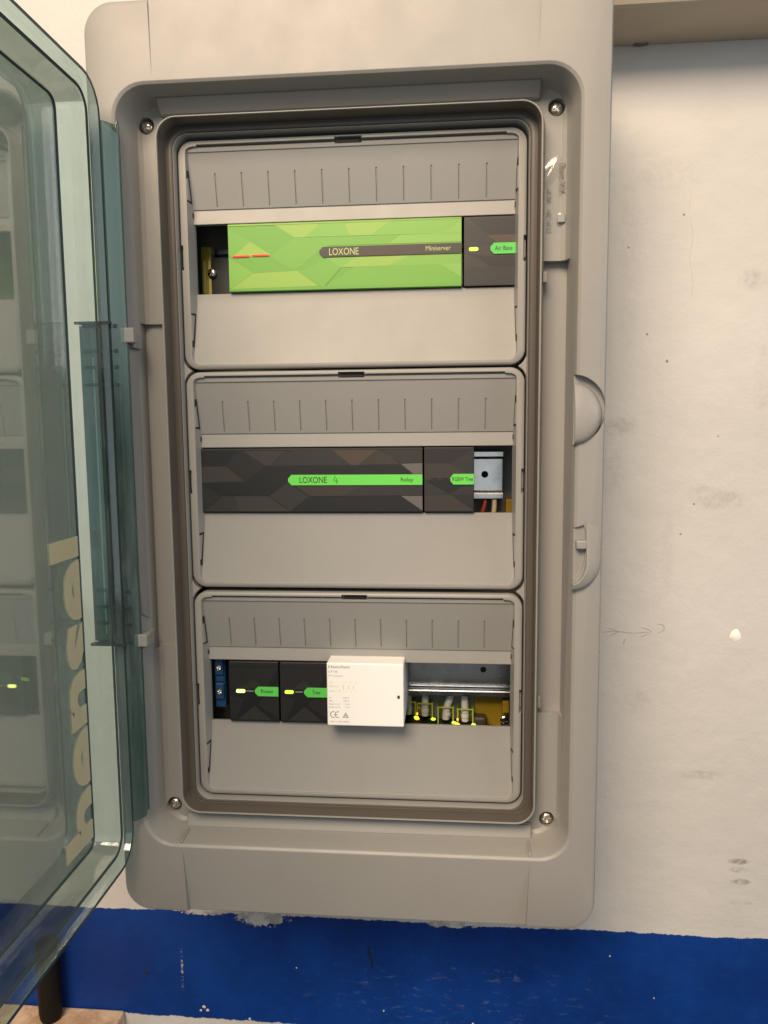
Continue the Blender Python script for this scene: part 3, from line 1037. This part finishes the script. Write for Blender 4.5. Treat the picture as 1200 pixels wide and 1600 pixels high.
pill("indicator", -66.8, -55.2, z + 1.2, 1.1, 3.9, LEDR, t)

# black end module, top row
KGR = "small black faceted modules with green tags"
t, z = module("radio_module", "small brown black module with green tag at the right end of the top row", "radio module", 75.2, 110, 0, BLACKP, 2.6)
def A1(X, Y):
    return (75.4 + (X - 765) / 330 * 33.2, z + 21.4 - (Y - 75) / 440 * 43)
facet_sheet("facet_face", [('2', [(765, 75), (1110, 75), (1110, 520), (765, 520)]), ('b', [(765, 82), (985, 245), (765, 290)]), ('1', [(795, 82), (1110, 80), (1110, 190), (915, 190)]),
            ('4', [(915, 192), (1110, 192), (1110, 240), (985, 245)]), ('1', [(765, 300), (850, 335), (930, 395), (1110, 400), (1110, 330), (940, 330)]),
            ('b', [(850, 400), (1110, 400), (1110, 515), (1050, 500)]), ('b', [(765, 400), (870, 400), (1060, 515), (765, 515)])], KF, A1, 2.66, t)
bm = nb(); hexband(bm, 92.6, 109.5, z - 2.2, z + 4.8, 2.2, 3.5); obj("tag", bm, TAG, t)
text("tag_lettering", "Air Base", 95.4, 106.8, z - 0.1, z + 2.8, 3.56, INK, t, 0.004)
pill("indicator", 78.6, 84.6, z + 1.2, 2.2, 3.4, LEDG, t)

# black relay module, middle row
t, z = module("relay_module", "long black faceted module with a bright green name band in the middle row", "relay module", -108, 47.7, 1, BLACKP, 2.8)
def R1(X, Y):
    return (-107.7 + (X - 60) / 1542 * 155.2, z + 21.6 - (Y - 60) / 425 * 43.4)
polys = [('1', [(60, 62), (1600, 62), (1600, 485), (60, 485)]),
         ('0', [(66, 70), (320, 70), (240, 175), (66, 170)]), ('1', [(330, 75), (360, 75), (510, 170), (370, 275), (240, 175)]),
         ('2', [(66, 178), (240, 175), (365, 275), (66, 285)]), ('2', [(365, 70), (660, 70), (550, 170), (515, 170)]), ('b', [(670, 72), (815, 170), (550, 172)]),
         ('b', [(680, 68), (970, 68), (1120, 170), (815, 170)]), ('4', [(980, 68), (1300, 68), (1165, 170), (1115, 170)]), ('2', [(1305, 68), (1380, 110), (1450, 165), (1170, 168)]),
         ('b', [(1312, 68), (1600, 68), (1600, 158), (1455, 160), (1380, 110)]),
         ('0', [(515, 174), (1450, 174), (1535, 240), (690, 240), (670, 280), (545, 375), (200, 375), (66, 290), (365, 286)]),
         ('3', [(1455, 163), (1600, 160), (1600, 232), (1540, 232)]), ('1', [(66, 296), (200, 375), (66, 480)]),
         ('2', [(210, 380), (530, 380), (680, 484), (66, 484), (110, 460)]), ('b', [(300, 380), (330, 484), (66, 484), (110, 460), (210, 380)]), ('b', [(540, 378), (680, 282), (760, 350), (820, 380), (690, 484)]),
         ('2', [(730, 312), (1600, 312), (1600, 375), (830, 380)]), ('b', [(1180, 313), (1600, 313), (1600, 374), (1050, 378)]), ('0', [(830, 383), (1450, 379), (1600, 484), (690, 484)]),
         ('3', [(1455, 379), (1600, 379), (1600, 478)]), ('2', [(60, 56), (1602, 56), (1602, 66), (60, 66)])]  # last strip: lit top chamfer painted in brown
facet_sheet("facet_face", polys, KF, R1, 2.86, t)
bm = nb(); hexband(bm, -45.6, 47.3, z - 3.4, z + 3.8, 2.4, 3.7); obj("name_band", bm, TAGB, t)
text("band_lettering", "LOXONE", -37.6, -18.4, z - 1.9, z + 2.4, 3.76, INK, t, 0.004)
text("band_lettering", "Relay", 32.6, 41.2, z - 1.9, z + 1.6, 3.76, INK, t, 0.003)
bm = nb()
for pts in ([(-12.4, 2.8), (-13.6, -0.3), (-10.6, -0.6)], [(-11.6, 1.4), (-11.6, -2.6)]):
    b2 = nb(); tube(b2, [(x, 3.76, z + q) for x, q in pts], 0.16, 5)
    m_ = bpy.data.meshes.new("t"); b2.to_mesh(m_); b2.free(); bm.from_mesh(m_); bpy.data.meshes.remove(m_)
obj("handwritten_digit", bm, INK, t)

# colour light module, middle row
t, z = module("dimmer_module", "small black faceted module beside the bare rail in the middle row", "dimmer module", 48.5, 82.4, 1, BLACKP, 2.8, KGR)
def B1(X, Y):
    return (48.7 + (X - 460) / 335 * 33.4, z + 21.6 - (Y - 55) / 430 * 43.2)
facet_sheet("facet_face", [('b', [(460, 55), (795, 55), (795, 485), (460, 485)]), ('1', [(478, 58), (795, 58), (640, 160)]), ('b', [(795, 62), (795, 160), (640, 160)]),
            ('2', [(462, 160), (640, 160), (740, 228), (640, 262), (462, 266)]), ('1', [(462, 58), (478, 60), (635, 158), (462, 158)]), ('0', [(465, 275), (640, 268), (740, 300), (795, 312), (795, 372), (720, 316), (630, 368)]),
            ('b', [(735, 316), (795, 316), (795, 372), (640, 372)]), ('b', [(465, 285), (625, 370), (462, 372)]), ('2', [(462, 374), (640, 374), (795, 480), (462, 482)]), ('1', [(645, 374), (795, 374), (795, 474)])], KF, B1, 2.86, t)
bm = nb(); hexband(bm, 66.4, 82.2, z - 3.2, z + 4.0, 2.0, 3.7); obj("tag", bm, TAGB, t)
text("tag_lettering", "RGBW Tree", 67.7, 81.6, z - 0.9, z + 1.9, 3.76, INK, t, 0.006)
for x in (53.2, 60.0):
    pill("unlit_indicator", x, x + 5.0, z + 0.9, 0.9, 3.1, KF['0'], t)

# bottom row: power and bus modules
def small(x0, x1, name, label, cat, word, led, tagx, tx):
    t, z = module(name, label, cat, x0, x1, 2, BLACKP, 2.8, KGR)
    w = x1 - x0
    def P1(u, v):
        return (x0 + .3 + u * (w - .6), z + 21.4 - v * 43)
    facet_sheet("facet_face", [('0', [(0, 0), (1, 0), (1, 1), (0, 1)]), ('1', [(0, .08), (1, .08), (.75, .45), (.48, .27), (.22, .45), (0, .45)]), ('1', [(.48, .27), (.75, .45), (.22, .45)]),
                               ('b', [(.48, .28), (.70, .44), (.26, .44)]), ('1', [(0, .56), (.3, .62), (.12, .98), (0, .98)]), ('b', [(.5, .74), (.85, .985), (.15, .985)]),
                               ('1', [(.7, .6), (1, .6), (1, .95), (.55, .72)]), ('1', [(0, 0), (1, 0), (1, .06), (0, .06)])], KF, P1, 2.86, t)
    bm = nb(); hexband(bm, tagx, x1 - 0.2, z - 3.0, z + 4.0, 2.4, 3.7); obj("tag", bm, TAG, t)
    text("tag_lettering", word, tx[0], tx[1], z - 0.7, z + 2.1, 3.76, INK, t, 0.005)
    pill("indicator", x0 + led[0], x0 + led[1], z + 0.4, 2.3, 3.5, led[2], t)
    pill("unlit_indicator", x0 + led[1] + 1.0, tagx - 1.0, z + 0.5, 0.5, 3.3, INKGREY, t)
    return t
small(-92.3, -56.1, "power_module", "small black module with a glowing green light beside the blue terminals in the bottom row", "power module", "Power", (5.2, 11.6, LEDBR), -73.4, (-68.8, -59.8))
small(-55.2, -19.4, "bus_module", "small black module with a green light left of the white box in the bottom row", "bus module", "Tree", (3.6, 9.9, LEDG), -37.6, (-31.8, -26.0))

# white box in front of the bottom row
t, z = thing("converter_box", "cream white box with printed data and a CE mark standing proud in the bottom row", "converter", (8, -40, -171.5)), PZ[2]
bm = nb()
box(bm, -18.7, 34.5, -40, 18, -169.8, -125.0, 0.9, 3)
obj("case", bm, WHITEP, t)
def cx(px): return -18.5 + (px - 85) / 963 * 53.0
def cz(py): return -125.2 - (py - 168) / 790 * 44.4
PR = 18.08
text("case_lettering", "Haochen", cx(108), cx(375), cz(228), cz(195), PR, INKGREY, t, 0.01)
text("case_lettering", "UTT 42", cx(106), cx(220), cz(287), cz(262), PR, INKGREY, t, 0.008)
text("case_lettering", "NT Converter", cx(106), cx(292), cz(335), cz(316), PR, INKGREY, t)
for s, a, b, y, m in (("Input", 112, 158, 408, INKPALE), ("Status L", 112, 236, 456, INKRED), ("Out 1 2", 112, 256, 520, INKPALE), ("In", 112, 134, 602, INKGREY), ("230 V", 288, 366, 604, INKGREY),
                      ("Max", 112, 150, 642, INKGREY), ("500 W", 292, 362, 642, INKGREY), ("Relais 1-2 A", 108, 246, 684, INKGREY), ("10 A", 308, 366, 684, INKGREY), ("Relais 3-4 A", 108, 250, 722, INKGREY), ("16 A", 316, 368, 722, INKGREY), ("Made to EN 60669", 118, 358, 906, INKGREY)):
    text("case_lettering", s, cx(a), cx(b), cz(y + 9), cz(y - 9), PR, m, t)
for x in (322, 388, 450):
    text("case_lettering", "o", cx(x - 7), cx(x + 7), cz(412), cz(398), PR, INKPALE, t)
    text("case_lettering", "(", cx(x - 34), cx(x - 22), cz(508), cz(430), PR, INKPALE, t)
    text("case_lettering", "12", cx(x - 8), cx(x + 8), cz(530), cz(516), PR, INKPALE, t)
# CE mark and triangle as flat print
def arcprint(bm, c_x, c_z, r, w, a0, a1, d, n=14):
    pr_ = None
    for i in range(n + 1):
        a = math.radians(a0 + (a1 - a0) * i / n)
        q = [bm.verts.new(V(c_x + (r - w / 2) * math.cos(a), d, c_z + (r - w / 2) * math.sin(a))), bm.verts.new(V(c_x + (r + w / 2) * math.cos(a), d, c_z + (r + w / 2) * math.sin(a)))]
        if pr_:
            bm.faces.new((pr_[0], pr_[1], q[1], q[0]))
        pr_ = q
bm = nb()
arcprint(bm, cx(160), cz(818), 2.1, 0.6, 70, 290, PR)
arcprint(bm, cx(218), cz(818), 2.1, 0.6, 70, 290, PR)
prism(bm, [(cx(180), cz(814)), (cx(212), cz(814)), (cx(212), cz(823)), (cx(180), cz(823))], PR - .04, PR)
obj("ce_mark", bm, INKGREY, t)
bm = nb()
tri = [(cx(316), cz(786)), (cx(356), cz(856)), (cx(276), cz(856))]
ins = [(cx(316), cz(806)), (cx(339), cz(846)), (cx(293), cz(846))]
for i in range(3):
    j = (i + 1) % 3
    bm.faces.new([bm.verts.new(V(p[0], PR, p[1])) for p in (tri[i], tri[j], ins[j], ins[i])])
prism(bm, [(cx(308), cz(820)), (cx(324), cz(820)), (cx(324), cz(840)), (cx(308), cz(840))], PR - .04, PR)
obj("warning_triangle", bm, INKGREY, t)
bm = nb(); box(bm, cx(968), cx(1000), 17, 18.2, cz(600), cz(560), 0.1); obj("sensor_window", bm, plain("sensor_dark", (0.06, 0.035, 0.02), 0.3), t)

# ------------------------------------------------------------------ bits on the rails
# yellow clamp and dark plate in the top row's left end
z = PZ[0]
t = thing("end_clamp", "yellow plastic rail clamp with a screw at the left end of the top row", "rail clamp", (-112, -46, z - 28))
YCLR = plastic("clamp_rib_yellow", (0.62, 0.56, 0.20), 0.3)
YCL = plastic("clamp_yellow", (0.42, 0.33, 0.05), 0.35)
bm = nb(); box(bm, -113.5, -105.5, -40, -31, z - 27, z + 16.5, 1.2); obj("clamp_body", bm, YCL, t)
bm = nb(); box(bm, -112.0, -109.6, -31, -29.4, z - 24, z + 6.4, 0.5); obj("clamp_rib", bm, YCLR, t)
bm = nb(); box(bm, -107.8, -105.6, -31, -29.4, z - 24, z + 6.4, 0.5); obj("clamp_rib", bm, YCLR, t)
def screwhead(name, x, d, zz, r, parent):
    bm = nb()
    loops = [[V(x + q * math.cos(2 * math.pi * i / 20), dd, zz + q * math.sin(2 * math.pi * i / 20)) for i in range(20)] for q, dd in ((r, d), (r, d + 1), (r * .8, d + 1.6), (r * .3, d + 1.9))]
    loft(bm, loops, True, True)
    bmesh.ops.recalc_face_normals(bm, faces=bm.faces)
    so = obj(name, bm, SCREWM, parent)
    cs = []
    for k in (25, 115):
        c = nb(); box(c, x - r * .75, x + r * .75, d + 1.0, d + 4, zz - .4, zz + .4)
        bmesh.ops.rotate(c, verts=c.verts, cent=V(x, d, zz), matrix=Matrix.Rotation(math.radians(k), 3, 'Y'))
        cs.append(c)
    boolean(so, cs)
    smooth_obj(so, 35)
    return so
screwhead("clamp_screw", -104.6, -28.8, z - 3.2, 3.2, t)
bm = nb(); box(bm, -105.4, -84, -38, -30, z - 27, z + 8.5, 0.8); obj("clamp_plate", bm, plain("smoky_plate", (0.05, 0.05, 0.045), 0.2), t)

# blue terminal block, bottom row left end
z = PZ[2]
t = thing("terminal_block", "blue screw terminal block at the left end of the bottom row", "terminal block", (-102, -44, z - 22))
bm = nb(); box(bm, -106.2, -98.4, -44, -8, z - 16.5, z + 22, 0.8); obj("block", bm, BLUEP, t)
for q in (14.5, -3.4):
    bm = nb(); box(bm, -105.6, -99.0, -8, -5.6, z + q - 6.2, z + q + 6.2, 1.0); obj("screw_well", bm, BLUEP, t)
    screwhead("terminal_screw", -102.1, -6.2, z + q, 2.3, t)
bm = nb(); box(bm, -105.4, -99.2, -9, -7.2, z + 3.2, z + 7.6, 0.6); obj("test_slot", bm, BLUEP, t)
t = thing("black_terminal", "black terminal with bright screws between the blue block and power module", "terminal block", (-95, -44, z - 22))
bm = nb(); box(bm, -98.2, -92.6, -44, -14, z - 22, z + 22, 0.6); obj("block", bm, BLACKP, t)
for q in (14.5, -3.4):
    screwhead("terminal_screw", -95.2, -14, z + q, 2.0, t)

# network switch with plugs below the rail, bottom row
t = thing("network_switch", "dark network switch with lit sockets under the rail of the bottom row", "network switch", (60, -64, -235))
bm = nb()
prism(bm, [(20, -232), (112, -232), (112, -199.0), (86, -196.5), (38, -192.5), (20, -191)], -64, -38)
obj("switch_case", bm, BLACKP, t)
JX = [(33.2, -190.6), (46.4, -191.6), (62.6, -194.2), (77.8, -195.4)]
for i, (x, zz) in enumerate(JX):
    for s, m in ((6.6, LEDG), (-6.0, LEDO)):
        if m is LEDO and i in (0, 2):
            continue
        bm = nb()
        bmesh.ops.create_icosphere(bm, subdivisions=2, radius=1.0)
        for v in bm.verts:
            v.co = V(x + s + v.co.x * 2.0, -50.5 + v.co.y * 0.8, zz + 1.4 + v.co.z * 1.1)
        obj("socket_light", bm, m, t, smooth=60)
        if m is LEDO:
            bm = nb(); box(bm, x + s - .6, x + s + .8, -51, -50, zz + 4.6, zz + 6.2, .3); obj("socket_light", bm, m, t)
NG = "network cables plugged in under the bottom rail"
NL = ["grey network cable with clear yellowish plug, half hidden behind the white box", "grey network cable with clear yellowish plug, straight up and nearest the white box",
      "grey network cable with clear yellowish plug, leaning to the right between two straight ones", "grey network cable with clear yellowish plug, nearest the mustard yellow plate"]
for i, (x, zz) in enumerate(JX):
    t = thing("network_cable", NL[i], "network cable", (x, -57, zz), NG)
    bm = nb()
    w = 6.3
    # hollow plug: four thin walls
    box(bm, x - w, x - w + 0.9, -62, -51, zz + .4, zz + 13.6)
    box(bm, x + w - 0.9, x + w, -62, -51, zz + .4, zz + 13.6)
    box(bm, x - w + 0.9, x + w - 0.9, -62.0, -61.2, zz + .4, zz + 13.4)
    obj("plug", bm, PLUG, t)
    bm = nb()
    for (xa, xb, za, zb) in ((x - w, x + w, zz + 13.0, zz + 13.9), (x - w, x - w + .9, zz, zz + 13.0), (x + w - .9, x + w, zz, zz + 13.0)):
        box(bm, xa, xb, -51.3, -50.9, za, zb)
    obj("plug_edge", bm, plain("plug_edge_%d" % i, (0.50, 0.60, 0.12), 0.2), t)
    lean = (0, 0.3, 6.5, -0.8)[i]
    bm = nb()
    tube(bm, [(x, -56.6, zz + 2), (x + .1 * lean, -56.6, zz + 10), (x + .55 * lean, -57.0, zz + 20), (x + lean, -57.6, zz + 34), (x + lean, -58, zz + 60)], 2.9, 12)
    obj("cable", bm, CABLE, t, smooth=60)
    for q in (5.0, 9.0):
        bm = nb(); cyl(bm, V(x + .1 * lean, -56.6, zz + q), V(x + .12 * lean, -56.6, zz + q + 2.6), 3.3, 16); obj("cable_collar", bm, CABLE, t, smooth=40)
t = thing("earth_plate", "mustard yellow plate with a dark notch at the right end of the bottom row", "earth plate", (98, -64, -205))
bm = nb()
prism(bm, [(86, -172), (112, -172), (112, -205), (104.5, -205), (103.5, -193), (106, -191), (112, -190), (112, -186), (96, -184), (95.2, -205), (86, -205)], -63, -60)
bm.free()
bm = nb(); box(bm, 85.5, 114, -64.5, -61, -206, -172, 0.6); obj("plate", bm, YELLOWP, t)
bm = nb(); box(bm, 83.5, 94.6, -60.6, -50, -208, -187.6, 3.0, 4); obj("dark_block", bm, plain("dark_brown", (0.05, 0.04, 0.03), 0.5), t)
bm = nb(); box(bm, 105.6, 113, -60.6, -50, -208, -189, 3.0, 4); obj("dark_block", bm, plain("dark_brown_b", (0.05, 0.04, 0.03), 0.5), t)
bm = nb(); box(bm, 106.2, 111.5, -58, -50, -184, -174.5, 0.8); obj("tab", bm, YELLOWP, t)
screwhead("plate_screw", 107.6, -49.8, -189.0, 3.2, t)

# loose wires under the rail in the middle row
for pts, m, nm, lb in (([(93.0, -50, -16), (91.2, -47, -24), (88.6, -46, -34), (88, -48, -60)], REDW, "wire", "thin red wire hanging below the rail of the middle row"),
                       ([(99.2, -50, -14), (98.8, -46.5, -24), (98.0, -46, -34), (98, -48, -60)], BEIGEW, "wire", "thin beige wire hanging below the rail of the middle row")):
    bm = nb(); tube(bm, pts, 1.6 if m is REDW else 1.9, 10)
    o = obj(nm, bm, m, smooth=60)
    tag(o, lb, "wire", "loose wires below the middle rail")
bm = nb(); box(bm, 107.4, 113, -58, -48, -30, -18, 1.0, 2)
o = obj("yellow_clip", bm, YELLOWP)
tag(o, "small yellow clip beside the loose wires at the right of the middle row", "clip")
